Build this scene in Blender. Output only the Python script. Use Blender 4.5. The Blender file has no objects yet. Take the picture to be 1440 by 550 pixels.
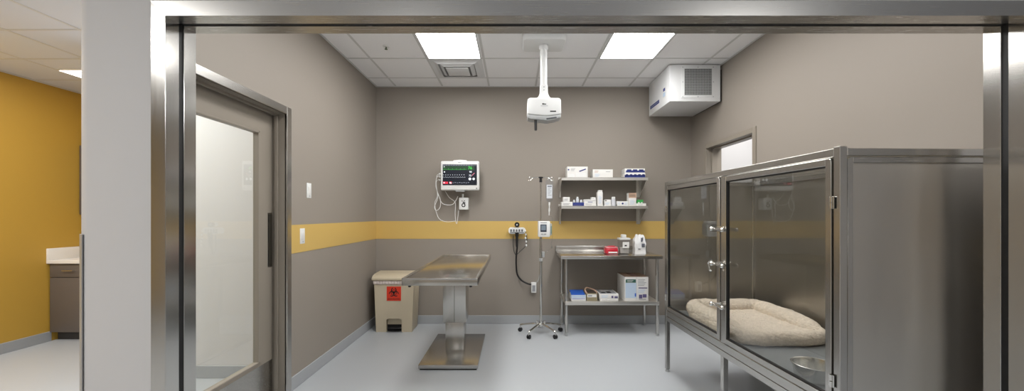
import bpy, bmesh, math, random
from mathutils import Vector, Matrix, noise
random.seed(7)
PI = math.pi
scene = bpy.context.scene
C = scene.collection
HC, F, CX, CY = 1.45, 550.0, 722.0, 302.0      # eye height, focal length in pixels, vanishing point (1440x550)

def P(px, py, Y):
    return Vector(((px-CX)/F*Y, Y, HC-(py-CY)/F*Y))
def wx(px, Y): return (px-CX)/F*Y
def wz(py, Y): return HC-(py-CY)/F*Y

# ------------------------------------------------------------------ materials
def lin(c):
    return tuple((v/255/12.92 if v/255 <= .04045 else ((v/255+.055)/1.055)**2.4) for v in c)
_m = {}
def mat(name, rgb, rough=.5, metal=0, spec=.5, noise_amt=0, noise_scale=40, bump=0, bump_scale=200, stretch=None, coat=0, emit=None, estr=0, rvar=0, linear=False):
    if name in _m: return _m[name]
    m = bpy.data.materials.new(name); m.use_nodes = True
    nt = m.node_tree; b = nt.nodes['Principled BSDF']
    col = rgb if linear else lin(rgb)
    b.inputs['Base Color'].default_value = (*col, 1)
    b.inputs['Roughness'].default_value = rough
    b.inputs['Metallic'].default_value = metal
    b.inputs['Specular IOR Level'].default_value = spec
    b.inputs['Coat Weight'].default_value = coat
    if emit:
        b.inputs['Emission Color'].default_value = (*lin(emit), 1); b.inputs['Emission Strength'].default_value = estr
    if noise_amt or bump or rvar:
        tc = nt.nodes.new('ShaderNodeTexCoord'); mp = nt.nodes.new('ShaderNodeMapping')
        nt.links.new(tc.outputs['Object'], mp.inputs['Vector'])
        if stretch: mp.inputs['Scale'].default_value = stretch
        nz = nt.nodes.new('ShaderNodeTexNoise'); nz.inputs['Scale'].default_value = noise_scale; nz.inputs['Detail'].default_value = 4
        nt.links.new(mp.outputs['Vector'], nz.inputs['Vector'])
        if noise_amt:
            mx = nt.nodes.new('ShaderNodeMixRGB')
            mx.inputs['Color1'].default_value = (*[v*(1-noise_amt) for v in col], 1)
            mx.inputs['Color2'].default_value = (*[min(1, v*(1+noise_amt)) for v in col], 1)
            nt.links.new(nz.outputs['Fac'], mx.inputs['Fac']); nt.links.new(mx.outputs['Color'], b.inputs['Base Color'])
        if rvar:
            mr = nt.nodes.new('ShaderNodeMapRange')
            mr.inputs['From Min'].default_value = .3; mr.inputs['From Max'].default_value = .7
            mr.inputs['To Min'].default_value = max(.02, rough-rvar); mr.inputs['To Max'].default_value = rough+rvar
            nt.links.new(nz.outputs['Fac'], mr.inputs['Value']); nt.links.new(mr.outputs['Result'], b.inputs['Roughness'])
        if bump:
            n2 = nt.nodes.new('ShaderNodeTexNoise'); n2.inputs['Scale'].default_value = bump_scale; n2.inputs['Detail'].default_value = 3
            nt.links.new(mp.outputs['Vector'], n2.inputs['Vector'])
            bp = nt.nodes.new('ShaderNodeBump'); bp.inputs['Strength'].default_value = bump; bp.inputs['Distance'].default_value = .004
            nt.links.new(n2.outputs['Fac'], bp.inputs['Height']); nt.links.new(bp.outputs['Normal'], b.inputs['Normal'])
    _m[name] = m
    return m

def glass(name, tint=(1, 1, 1), ior=1.5, rough=0.0):
    """Thin sheet glass: clear transmission plus Fresnel reflection on outward-facing sides."""
    m = bpy.data.materials.new(name); m.use_nodes = True; nt = m.node_tree; nt.nodes.clear()
    out = nt.nodes.new('ShaderNodeOutputMaterial'); mix = nt.nodes.new('ShaderNodeMixShader')
    tr = nt.nodes.new('ShaderNodeBsdfTransparent'); tr.inputs['Color'].default_value = (*tint, 1)
    gl = nt.nodes.new('ShaderNodeBsdfGlossy'); gl.inputs['Roughness'].default_value = rough
    fr = nt.nodes.new('ShaderNodeFresnel'); fr.inputs['IOR'].default_value = ior
    ge = nt.nodes.new('ShaderNodeNewGeometry'); inv = nt.nodes.new('ShaderNodeMath'); inv.operation = 'SUBTRACT'; inv.inputs[0].default_value = 1
    mul = nt.nodes.new('ShaderNodeMath'); mul.operation = 'MULTIPLY'
    nt.links.new(ge.outputs['Backfacing'], inv.inputs[1]); nt.links.new(inv.outputs[0], mul.inputs[0]); nt.links.new(fr.outputs[0], mul.inputs[1])
    nt.links.new(mul.outputs[0], mix.inputs['Fac']); nt.links.new(tr.outputs[0], mix.inputs[1]); nt.links.new(gl.outputs[0], mix.inputs[2])
    nt.links.new(mix.outputs[0], out.inputs['Surface'])
    return m

STEEL_C = (196, 194, 190)
M_wall = mat('taupe_paint', (146, 138, 129), .62, bump=.10, bump_scale=260)
M_white = mat('white_paint', (205, 204, 204), .6, bump=.08, bump_scale=260)
M_yellow = mat('mustard_paint', (196, 156, 64), .55, bump=.06, bump_scale=260)
M_band = mat('gold_band_paint', (213, 180, 106), .34, metal=.12, bump=.04, bump_scale=260)
M_ceil = mat('ceiling_tile', (248, 248, 249), .85, noise_amt=.02, noise_scale=160, bump=.15, bump_scale=400)
M_grid = mat('ceiling_grid_paint', (212, 212, 211), .6)
M_floor = mat('grey_vinyl_floor', (178, 182, 186), .38, spec=.4, noise_amt=.05, noise_scale=170)
M_base = mat('grey_vinyl_base', (164, 167, 170), .5, noise_amt=.04, noise_scale=200)
M_jamb = mat('brushed_jamb_steel', STEEL_C, .17, 1, rvar=.01, noise_scale=30, stretch=(9, 9, .25))
M_steel = mat('brushed_steel_vertical', STEEL_C, .24, 1, rvar=.005, noise_scale=30, stretch=(9, 9, .25))
M_steelh = mat('brushed_steel_horizontal', STEEL_C, .27, 1, rvar=.005, noise_scale=30, stretch=(.25, 9, 9))
M_steely = mat('brushed_steel_lengthwise', STEEL_C, .26, 1, rvar=.005, noise_scale=30, stretch=(9, .25, 9))
M_panel = mat('satin_steel_sheet', (218, 214, 207), .34, 1, noise_amt=.03, noise_scale=5, rvar=.03, stretch=(2, 2, .6))
M_shelf = mat('satin_shelf_steel', (216, 214, 209), .42, 1, rvar=.005, noise_scale=30, stretch=(.25, 9, 9))
M_inner = mat('shaded_steel_lining', (176, 172, 164), .34, 1, noise_amt=.03, noise_scale=5, rvar=.03, stretch=(2, 2, .6))  # same sheet steel, colour darkened for the shade inside the cage
M_chrome = mat('chrome', (215, 214, 210), .10, 1)
M_bowl = mat('polished_bowl_steel', (222, 221, 218), .22, 1)
M_framep = mat('taupe_frame_enamel', (140, 132, 121), .38)
M_black = mat('black_rubber', (16, 16, 17), .55)
M_blackp = mat('black_plastic', (24, 24, 26), .4)
M_dark = mat('dark_gap', (10, 10, 10), .8)
M_wp = mat('white_plastic', (226, 227, 226), .35)
M_wenamel = mat('white_enamel', (222, 223, 224), .32)
M_gp = mat('grey_plastic', (168, 170, 170), .4)
M_beige = mat('beige_plastic', (196, 184, 160), .42, bump=.03, bump_scale=300)
M_liner = mat('white_liner', (226, 214, 208), .5)
M_red = mat('biohazard_orange', (214, 56, 30), .5)
M_ink = mat('black_ink', (22, 20, 20), .6)
M_card = mat('white_card', (224, 223, 220), .6)
M_cardg = mat('grey_print', (150, 152, 156), .6)
M_blue = mat('navy_print', (38, 52, 120), .55)
M_brblue = mat('bright_blue_print', (48, 96, 190), .5)
M_pale = mat('pale_blue_print', (188, 206, 226), .55)
M_green = mat('green_print', (44, 160, 70), .5)
M_dgreen = mat('dark_green_print', (52, 96, 84), .5)
M_purple = mat('purple_print', (88, 82, 122), .5)
M_kraft = mat('brown_cardboard', (150, 126, 108), .75)
M_tan = mat('tan_print', (186, 154, 132), .6)
M_olive = mat('khaki_wrap', (150, 140, 112), .6)
M_redt = mat('red_translucent', (186, 34, 52), .3)
M_fleece = mat('cream_fleece', (220, 206, 190), .95, spec=.1, noise_amt=.22, noise_scale=42, bump=1.0, bump_scale=110)
M_cab = mat('brown_grey_laminate', (100, 91, 84), .5)
M_counter = mat('white_countertop', (232, 228, 222), .4)
M_deck = mat('grey_deck', (132, 135, 137), .45, .3)
M_screen = mat('dark_screen', (20, 24, 34), .2, emit=(20, 24, 34), estr=.6)
M_diff = mat('lit_diffuser', (255, 255, 255), .5, emit=(255, 254, 252), estr=16.5)
M_diff2 = mat('lit_corridor_diffuser', (255, 255, 255), .5, emit=(255, 248, 236), estr=9.0)
M_glass = glass('sheet_glass', (.96, .97, .96), 1.95)
M_dglass = glass('door_glass', (.95, .965, .95), 1.75)
M_cgl = glass('clear_plastic', (.90, .92, .94), 1.45, .05)
M_bag = glass('bag_film', (.92, .94, .97), 1.5, .15)
def emis(name, c, s=1.0): return mat(name, c, .4, emit=c, estr=s)
E_green = emis('trace_green', (60, 190, 70)); E_white = emis('trace_white', (200, 205, 210))
E_red = emis('trace_red', (200, 40, 60)); E_dgreen = emis('trace_dark_green', (18, 52, 28), .5)
E_grey = emis('trace_grey', (110, 114, 124), .8); E_pink = emis('trace_pink', (230, 130, 150))

# ------------------------------------------------------------------ mesh builder
class MB:
    def __init__(self): self.bm = bmesh.new(); self.mi = 0
    def _merge(self, t):
        for f in t.faces: f.material_index = self.mi
        me = bpy.data.meshes.new('t'); t.to_mesh(me); t.free(); self.bm.from_mesh(me); bpy.data.meshes.remove(me)
    def m(self, i): self.mi = i; return self
    def box(self, lo, hi, bev=0, seg=2, rot=None, piv=None):
        t = bmesh.new(); bmesh.ops.create_cube(t, size=1)
        lo, hi = Vector(lo), Vector(hi); c, s = (lo+hi)/2, hi-lo
        for v in t.verts: v.co = Vector((v.co.x*s.x, v.co.y*s.y, v.co.z*s.z))+c
        if bev: bmesh.ops.bevel(t, geom=list(t.edges), offset=bev, segments=seg, affect='EDGES', profile=.5)
        if rot is not None:
            p = Vector(piv) if piv is not None else c
            for v in t.verts: v.co = rot @ (v.co-p)+p
        self._merge(t); return self
    def cyl(self, a, b, r, r2=None, n=20, bev=0):
        a, b = Vector(a), Vector(b); d = b-a; t = bmesh.new()
        bmesh.ops.create_cone(t, cap_ends=True, segments=n, radius1=r, radius2=r if r2 is None else r2, depth=d.length)
        if bev:
            ed = [e for e in t.edges if abs(e.verts[0].co.z-e.verts[1].co.z) < 1e-6]
            bmesh.ops.bevel(t, geom=ed, offset=bev, segments=2, affect='EDGES')
        q = d.to_track_quat('Z', 'Y').to_matrix()
        for v in t.verts: v.co = q @ v.co+(a+b)/2
        self._merge(t); return self
    def sphere(self, c, r, sc=(1, 1, 1), n=16):
        t = bmesh.new(); bmesh.ops.create_uvsphere(t, u_segments=n, v_segments=n//2+2, radius=r)
        for v in t.verts: v.co = Vector((v.co.x*sc[0], v.co.y*sc[1], v.co.z*sc[2]))+Vector(c)
        self._merge(t); return self
    def tube(self, pts, r, n=10, closed=False):
        pts = [Vector(p) for p in pts]; N = len(pts); t = bmesh.new(); rings = []
        up = None
        for i, p in enumerate(pts):
            d = (pts[(i+1) % N]-pts[i-1]) if closed else (pts[min(i+1, N-1)]-pts[max(i-1, 0)])
            d.normalize()
            if up is None:
                up = Vector((0, 0, 1)) if abs(d.z) < .9 else Vector((1, 0, 0))
            x = d.cross(up).normalized(); up = x.cross(d).normalized()
            rr = r[i] if isinstance(r, (list, tuple)) else r
            rings.append([t.verts.new(p+(x*math.cos(2*PI*k/n)+up*math.sin(2*PI*k/n))*rr) for k in range(n)])
        for i in range(N if closed else N-1):
            A, B = rings[i], rings[(i+1) % N]
            for k in range(n): t.faces.new((A[k], A[(k+1) % n], B[(k+1) % n], B[k]))
        if not closed: t.faces.new(rings[0][::-1]); t.faces.new(rings[-1])
        bmesh.ops.recalc_face_normals(t, faces=t.faces)
        self._merge(t); return self
    def lathe(self, prof, c=(0, 0, 0), n=40):
        """prof: closed-or-open list of (radius, z) turned about z"""
        t = bmesh.new(); c = Vector(c); rings = []
        for r, z in prof:
            rings.append([t.verts.new(c)] if False else [t.verts.new(c+Vector((max(r, 1e-4)*math.cos(2*PI*k/n), max(r, 1e-4)*math.sin(2*PI*k/n), z))) for k in range(n)])
        for A, B in zip(rings, rings[1:]):
            for k in range(n): t.faces.new((A[k], A[(k+1) % n], B[(k+1) % n], B[k]))
        bmesh.ops.remove_doubles(t, verts=t.verts, dist=2e-4)
        bmesh.ops.recalc_face_normals(t, faces=t.faces)
        self._merge(t); return self
    def prism(self, poly, axis, lo, hi, bev=0, seg=3):
        """extrude a 2-D polygon; axis 'x': poly in (y,z); 'y': (x,z); 'z': (x,y)"""
        t = bmesh.new()
        def v3(p, h): return {'x': (h, p[0], p[1]), 'y': (p[0], h, p[1]), 'z': (p[0], p[1], h)}[axis]
        a = [t.verts.new(v3(p, lo)) for p in poly]; b = [t.verts.new(v3(p, hi)) for p in poly]
        t.faces.new(a); t.faces.new(b[::-1])
        for i in range(len(poly)): t.faces.new((a[i], b[i], b[(i+1) % len(poly)], a[(i+1) % len(poly)]))
        bmesh.ops.recalc_face_normals(t, faces=t.faces)
        if bev: bmesh.ops.bevel(t, geom=list(t.edges), offset=bev, segments=seg, affect='EDGES', profile=.5)
        self._merge(t); return self
    def ring(self, c, r1, r2, y0, y1, a0=0, a1=2*PI, n=40):
        """flat annulus (or arc) in an x-z plane, thickness from y0 to y1"""
        t = bmesh.new(); full = abs(a1-a0-2*PI) < 1e-6; N = n if full else n+1
        L = []
        for i in range(N):
            a = a0+(a1-a0)*i/n; u = Vector((math.cos(a), 0, math.sin(a)))
            L.append([t.verts.new(Vector(c)+u*r+Vector((0, y, 0))) for r, y in ((r1, y0), (r2, y0), (r2, y1), (r1, y1))])
        for i in range(N if full else N-1):
            A, B = L[i], L[(i+1) % N]
            for k in range(4): t.faces.new((A[k], A[(k+1) % 4], B[(k+1) % 4], B[k]))
        if not full: t.faces.new(L[0]); t.faces.new(L[-1][::-1])
        bmesh.ops.recalc_face_normals(t, faces=t.faces)
        self._merge(t); return self
    def build(self, name, mats, parent=None, loc=None, ang=35):
        me = bpy.data.meshes.new(name); self.bm.to_mesh(me); self.bm.free()
        for mm in (mats if isinstance(mats, (list, tuple)) else [mats]): me.materials.append(mm)
        for p in me.polygons: p.use_smooth = True
        me.set_sharp_from_angle(angle=math.radians(ang))
        o = bpy.data.objects.new(name, me); C.objects.link(o)
        if parent is not None: o.parent = parent
        if loc is not None: o.location = loc
        return o

def tag(o, label=None, cat=None, group=None, kind=None):
    if label: o['label'] = label
    if cat: o['category'] = cat
    if group: o['group'] = group
    if kind: o['kind'] = kind
    return o
def empty(name, loc=(0, 0, 0), rz=0, **k):
    o = bpy.data.objects.new(name, None); C.objects.link(o); o.location = loc; o.rotation_euler = (0, 0, rz); o.empty_display_size = .1
    return tag(o, **k)
def struct(mb, name, m, parent=None):
    o = mb.build(name, m, parent)
    if parent is None: o['kind'] = 'structure'
    return o
def copy_tree(o, parent=None):
    c = o.copy(); C.objects.link(c)
    if parent is not None: c.parent = parent
    for ch in [x for x in bpy.data.objects if x.parent == o]: copy_tree(ch, c)
    return c
def text(s, size, loc, rot, m, parent, name='lettering', depth=.0006, align='CENTER'):
    cu = bpy.data.curves.new(name, 'FONT'); cu.body = s; cu.size = size; cu.extrude = depth
    cu.align_x = align; cu.align_y = 'CENTER'; cu.materials.append(m)
    tmp = bpy.data.objects.new('t', cu); me = bpy.data.meshes.new_from_object(tmp); bpy.data.objects.remove(tmp); me.name = name
    o = bpy.data.objects.new(name, me); C.objects.link(o); o.parent = parent; o.location = loc; o.rotation_euler = rot
    return o
def bez(pts, n=24):
    """smooth Catmull-Rom curve through points"""
    p = [Vector(q) for q in pts]; p = [p[0]*2-p[1]]+p+[p[-1]*2-p[-2]]; out = []
    for i in range(1, len(p)-2):
        for k in range(n):
            t = k/n
            out.append(.5*((2*p[i])+(p[i+1]-p[i-1])*t+(2*p[i-1]-5*p[i]+4*p[i+1]-p[i+2])*t*t+(3*p[i]-p[i-1]-3*p[i+1]+p[i+2])*t**3))
    out.append(p[-2]); return out

# ------------------------------------------------------------------ room dimensions
XL, XR, YB, ZC = -1.825, 2.364, 5.20, 3.153
XLo, XRo = -1.975, 2.534          # outer faces of side walls
YF, YFr = 1.557, 1.700            # front wall faces
ZCC = 2.94                        # corridor ceiling
XY = -5.32                        # mustard wall
B0, B1 = 1.129, 1.365             # gold band

# floor
struct(MB().box((-5.6, -2.8, -.1), (4.6, 5.6, 0)), 'floor', M_floor)
# exam-room ceiling and its grid
struct(MB().box((XL-.1, YFr-.1, ZC), (XR+.1, YB+.1, ZC+.06)), 'ceiling', M_ceil)
c_obj = bpy.data.objects['ceiling']
g = MB()
GX = [-.940+.617*k for k in range(-1, 6)]; GX = [x for x in GX if XL < x < XR]
GY = [4.862-.61*k for k in range(0, 6)]; GY = [y for y in GY if y > YFr]
for x in GX: g.box((x-.012, YFr, ZC-.003), (x+.012, YB, ZC+.01))
for y in GY: g.box((XL, y-.012, ZC-.0035), (XR, y+.012, ZC+.01))
for a, b in (((XL, YFr), (XL+.02, YB)), ((XR-.02, YFr), (XR, YB)), ((XL, YB-.02), (XR, YB)), ((XL, YFr), (XR, YFr+.02))):
    g.box((*a, ZC-.006), (*b, ZC+.01))
struct(g, 'ceiling_grid', M_grid, c_obj)
# corridor ceiling
cc = struct(MB().box((-5.6, -2.8, ZCC), (4.6, YF+.05, ZCC+.06)).box((-5.6, YF+.05, ZCC), (XLo+.02, 5.5, ZCC+.06)).box((XRo-.02, YF+.05, ZCC), (4.6, 5.5, ZCC+.06)), 'ceiling_corridor', mat('corridor_ceiling_tile', (220, 223, 230), .85, noise_amt=.02, noise_scale=160, bump=.15, bump_scale=400))
g = MB()
for k in range(0, 4): x = -3.49-.60*k; g.box((x-.012, -2.7, ZCC-.003), (x+.012, 5.3, ZCC+.01))
for k in range(-9, 4): y = 3.15+.585*k; g.box((XY, y-.012, ZCC-.0035), (XLo, min(y+.012, 5.3), ZCC+.01))
for k in range(0, 13): x = -2.89+.60*k; g.box((x-.012, -2.7, ZCC-.003), (x+.012, YF, ZCC+.01))
g.box((XY, -2.7, ZCC-.006), (XY+.022, 5.3, ZCC+.01))
struct(g, 'ceiling_grid', M_grid, cc)

# left wall with its door opening
DY0, DY1, DZ = 2.17, 3.137, 2.256      # clear opening
w = MB()
w.box((XLo, 1.79, 0), (XL, DY0-.05, ZC)).box((XLo, DY1+.05, 0), (XL, YB, ZC)).box((XLo, DY0-.05, DZ+.05), (XL, DY1+.05, ZC))
struct(w, 'wall_left', M_wall)
struct(MB().box((XLo, YB, 0), (XRo, YB+.15, ZC+.06)), 'wall_back', M_wall)
RY0, RY1, RZ = 3.856, 4.783, 2.258
w = MB()
w.box((XR, YFr, 0), (XRo, RY0-.05, ZC)).box((XR, RY1+.05, 0), (XRo, YB, ZC)).box((XR, RY0-.05, RZ+.05), (XRo, RY1+.05, ZC))
struct(w, 'wall_right', M_wall)
# front wall (corridor side white): left stub with splayed end, header, right piece
FXL, FXR, FZT = -1.382, 2.045, 2.240    # clear opening of the frame
FW = .059
w = MB()
w.prism([(FXL-FW+.004, YF+.004), (FXL-FW+.004, YFr-.004), (XL, YFr+.05), (XL, 1.79), (XLo, 1.79), (-1.742, 1.577), (-1.700, YF+.004)], 'z', 0, ZC)
w.box((FXL-FW, YF+.004, FZT+FW-.004), (FXR+FW, YFr-.004, ZC)).box((FXR+FW-.004, YF+.004, 0), (4.6, YFr-.004, ZC))
struct(w, 'wall_front', M_white)
# corridor walls
struct(MB().box((XY-.15, -2.8, 0), (XY, 5.5, ZCC)), 'wall_corridor', M_yellow)
struct(MB().box((XY, 5.12, 0), (-3.66, 5.27, ZCC)), 'wall_corridor_back', M_yellow)
struct(MB().box((-3.78, 3.47, 0), (XLo, 3.60, ZCC)).box((-3.78, 3.60, 0), (-3.65, 5.27, ZCC)), 'wall_hall', M_white)
struct(MB().box((-5.5, -2.8, 0), (4.6, -2.65, ZCC)), 'wall_rear', mat('pale_taupe_paint', (176, 170, 163), .65))
struct(MB().box((4.45, -2.65, 0), (4.6, 5.5, ZCC)), 'wall_corridor_right', M_white)
struct(MB().box((4.40, -.85, 0), (4.452, 1.35, 2.2), .004), 'added_dark_panel', mat('dark_reflection_brown', (58, 50, 45), .5))  # unseen dark slab, added to darken the reflection in the cage end
struct(MB().box((XRo, 5.3, 0), (4.45, 5.45, ZCC)).box((3.55, YFr, 0), (3.65, 5.3, ZCC)), 'wall_side_room', M_white)
# gold band
struct(MB().box((XL, 1.95, B0), (XL+.003, DY0-.06, B1)).box((XL, DY1+.06, B0), (XL+.003, YB, B1)), 'trim_1', M_band)
struct(MB().box((XL, YB-.003, B0), (XR, YB, B1)), 'trim_2', M_band)
struct(MB().box((XR-.003, YFr, B0), (XR, RY0-.06, B1)).box((XR-.003, RY1+.06, B0), (XR, YB, B1)), 'trim_3', M_band)
# baseboards (coved vinyl)
def bb(name, segs):
    b = MB()
    for lo, hi in segs: b.box(lo, hi, .003, 1)
    return struct(b, name, M_base)
BH = .112
bb('baseboard_left', [((XL-.002, 1.95, 0), (XL+.009, DY0-.055, BH)), ((XL-.002, DY1+.055, 0), (XL+.009, YB, BH))])
bb('baseboard_back', [((XL, YB-.009, 0), (XR, YB+.002, BH))])
bb('baseboard_right', [((XR-.009, YFr, 0), (XR+.002, RY0-.055, BH)), ((XR-.009, RY1+.055, 0), (XR+.002, YB, BH))])
bb('baseboard_corridor', [((XY-.002, -2.6, 0), (XY+.009, 4.50, BH))])
bb('baseboard_hall', [((-3.78, 3.461, 0), (XLo, 3.472, BH))])

# ------------------------------------------------------------------ big steel frame of the glazed front
root = empty('window_1', (0, 0, 0), kind='structure')
GY0, GY1 = 1.617, 1.641
def jamb_profile(xi, s):
    """s=-1 left, +1 right; pieces in front of and behind the gasket slot"""
    b = MB(); xo = xi+s*FW
    def bx(x0, x1, y0, y1): b.box((min(x0, x1), y0, 0), (max(x0, x1), y1, FZT+FW), .0015, 1)
    bx(xi, xo, YF-.004, GY0); bx(xi, xo, GY1, YFr+.004); bx(xi+s*.022, xo, GY0-.002, GY1+.002)
    return b
jamb_profile(FXL, -1).build('jamb', M_jamb, root); jamb_profile(FXR, 1).build('jamb', M_jamb, root)
h = MB()
def mitre(y0, y1):
    h.prism([(FXL-FW-.0005, FZT+FW+.0005), (FXL, FZT), (FXR, FZT), (FXR+FW+.0005, FZT+FW+.0005)], 'y', y0, y1)
mitre(YF-.0055, GY0); mitre(GY1, YFr+.0055)
h.box((FXL, GY0-.002, FZT+.022), (FXR, GY1+.002, FZT+FW))
h.build('head', M_steelh, root)
MB().box((FXL-.021, GY0, 0), (FXL-.004, GY1, FZT+.02)).box((FXR+.004, GY0, 0), (FXR+.021, GY1, FZT+.02)).box((FXL-.02, GY0, FZT+.004), (FXR+.02, GY1, FZT+.021)).build('gasket', M_black, root)

# ------------------------------------------------------------------ glazed door in the left wall
root = empty('door_1', (0, 0, 0), kind='structure')
b = MB()
FP = .012
for y0, y1 in ((DY0-.06, DY0), (DY1, DY1+.06)):
    b.box((XL-.01, y0, 0), (XL+FP, y1, DZ+.06), .002, 1)
b.build('casing', M_steel, root)
b = MB().box((XL-.0095, DY0, DZ), (XL+FP-.0005, DY1, DZ+.06), .002, 1)
b.build('casing_head', M_steely, root)
b = MB()
# rabbeted reveals
for y0, y1, s in ((DY0-.05, DY0, 1), (DY1, DY1+.05, -1)):
    b.box((XLo-.01, y0, 0), (XL, y1, DZ+.05))
b.box((XLo-.01, DY0, DZ), (XL, DY1, DZ+.05))
b.box((XL-.085, DY1-.016, 0), (XL-.060, DY1+.01, DZ), .002, 1).box((XL-.085, DY0-.01, 0), (XL-.060, DY0+.016, DZ), .002, 1).box((XL-.085, DY0, DZ-.016), (XL-.06, DY1, DZ+.01), .002, 1)
b.build('reveal', M_framep, root)
LX0, LX1 = XL-.150, XL-.106
ly0, ly1, lz1 = DY0+.004, DY1-.004, DZ-.004
gy0, gy1, gz0, gz1 = ly0+.163, ly1-.160, .315, 2.085
b = MB()
b.box((LX0, ly0, .008), (LX1, gy0, lz1)).box((LX0, gy1, .008), (LX1, ly1, lz1)).box((LX0, gy0, .008), (LX1, gy1, gz0)).box((LX0, gy0, gz1), (LX1, gy1, lz1))
lf = b.build('door_leaf', M_framep, root)
b = MB()
for a in ((gy0, gz0, gy0+.016, gz1), (gy1-.016, gz0, gy1, gz1), (gy0, gz0, gy1, gz0+.018), (gy0, gz1-.016, gy1, gz1)):
    b.box((LX0+.004, a[0], a[1]), (LX1+.006, a[2], a[3]), .003, 1)
b.build('glazing_bead', M_framep, lf)
MB().box((LX0+.018, gy0, gz0), (LX0+.024, gy1, gz1)).build('door_pane', M_dglass, root)
MB().box((LX1, ly0+.002, .012), (LX1+.002, ly1-.002, gz0-.018)).build('kick_plate', M_steelh, lf)
b = MB().box((LX1, ly1-.062, 1.035), (LX1+.003, ly1-.008, 1.465), .001, 1)
b.m(1).box((LX1+.003, ly1-.055, 1.045), (LX1+.010, ly1-.015, 1.455), .003, 1)
b.build('pull_plate', [M_steel, mat('bronze_grip', (84, 80, 72), .35, .8)], lf)

# ------------------------------------------------------------------ cased opening in the right wall
root = empty('door_2', (0, 0, 0), kind='structure')
b = MB()
for y0, y1 in ((RY0-.055, RY0), (RY1, RY1+.055)): b.box((XR-.012, y0, 0), (XR+.01, y1, RZ+.055), .002, 1)
b.box((XR-.0115, RY0, RZ), (XR+.0095, RY1, RZ+.055), .002, 1)
b.build('casing', M_framep, root)
b = MB()
for y0, y1 in ((RY0-.05, RY0), (RY1, RY1+.05)): b.box((XR+.01, y0, 0), (XRo+.01, y1, RZ+.05))
b.box((XR+.01, RY0, RZ), (XRo+.01, RY1, RZ+.05))
b.box((XR+.06, RY1-.014, 0), (XR+.11, RY1+.01, RZ), .002, 1).box((XR+.06, RY0-.01, 0), (XR+.11, RY0+.014, RZ), .002, 1).box((XR+.06, RY0, RZ-.014), (XR+.11, RY1, RZ+.01), .002, 1)
b.build('reveal', M_framep, root)

# ------------------------------------------------------------------ ceiling lights
def troffer(name, x0, x1, y0, y1, z, label, dm=M_diff):
    t = empty(name, ((x0+x1)/2, (y0+y1)/2, z), label=label, cat='ceiling light', group='recessed ceiling lights')
    hx, hy = (x1-x0)/2, (y1-y0)/2
    b = MB()
    e = .014
    for lo, hi in (((-hx, -hy), (-hx+e, hy)), ((hx-e, -hy), (hx, hy)), ((-hx+e, -hy), (hx-e, -hy+e)), ((-hx+e, hy-e), (hx-e, hy))):
        b.box((*lo, -.010), (*hi, 0))
    b.build('light_frame', M_wenamel, t)
    MB().box((-hx+e, -hy+e, -.007), (hx-e, hy-e, -.001)).build('diffuser', dm, t)
    return t
troffer('ceiling_light', -.928, -.349, 3.05, 4.252, ZC, 'lit ceiling panel next to the square air vent')
troffer('ceiling_light', .928, 1.520, 3.05, 4.252, ZC, 'lit ceiling panel between the pole-hung white device and the boxy white air unit')
troffer('ceiling_light', -4.685, -3.50, 4.00, 4.30, ZCC, 'narrow lit ceiling panel in the corridor above the mustard wall', M_diff2)

# square supply diffuser
t = empty('air_vent', (-.640, 4.557, ZC), label='square white air vent with stepped louvres behind a lit ceiling panel', cat='air vent')
b = MB(); H = .29
def sqring(o, i, z0, z1, zi0=None):
    pts = [(-1, -1), (1, -1), (1, 1), (-1, 1)]
    tb = bmesh.new()
    O = [tb.verts.new((p[0]*o, p[1]*o, z0)) for p in pts]; I = [tb.verts.new((p[0]*i, p[1]*i, z1)) for p in pts]
    O2 = [tb.verts.new((p[0]*o, p[1]*o, z0+.004)) for p in pts]; I2 = [tb.verts.new((p[0]*i, p[1]*i, z1+.004)) for p in pts]
    for k in range(4):
        n = (k+1) % 4
        tb.faces.new((O[k], O[n], I[n], I[k])); tb.faces.new((O2[k], I2[k], I2[n], O2[n])); tb.faces.new((O[k], O2[k], O2[n], O[n])); tb.faces.new((I[k], I[n], I2[n], I2[k]))
    bmesh.ops.recalc_face_normals(tb, faces=tb.faces); return tb
b._merge(sqring(.292, .245, -.006, -.006)); b.build('face_frame', M_wenamel, t)
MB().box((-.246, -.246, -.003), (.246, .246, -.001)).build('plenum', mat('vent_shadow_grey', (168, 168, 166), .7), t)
for o_, i_, z0, z1 in ((.246, .205, -.004, -.026), (.190, .150, -.010, -.036)):
    q = MB(); q._merge(sqring(o_, i_, z0-.002, z1)); q.build('louvre', M_wenamel, t)
MB().box((-.128, -.128, -.042), (.128, .128, -.036), .004).build('centre_plate', M_wenamel, t)

# sprinkler head
t = empty('sprinkler_head', (wx(543, 3.95), 3.95, ZC), label='tiny fire sprinkler on the ceiling tile left of the lit panels', cat='sprinkler')
MB().lathe([(.001, 0), (.034, 0), (.032, -.006), (.014, -.009), (.001, -.009)], n=24).build('escutcheon', M_wp, t)
MB().cyl((0, 0, -.009), (0, 0, -.03), .006).cyl((0, 0, -.03), (0, 0, -.033), .015).build('deflector', mat('green_brass', (96, 110, 84), .4, .6), t)

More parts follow.
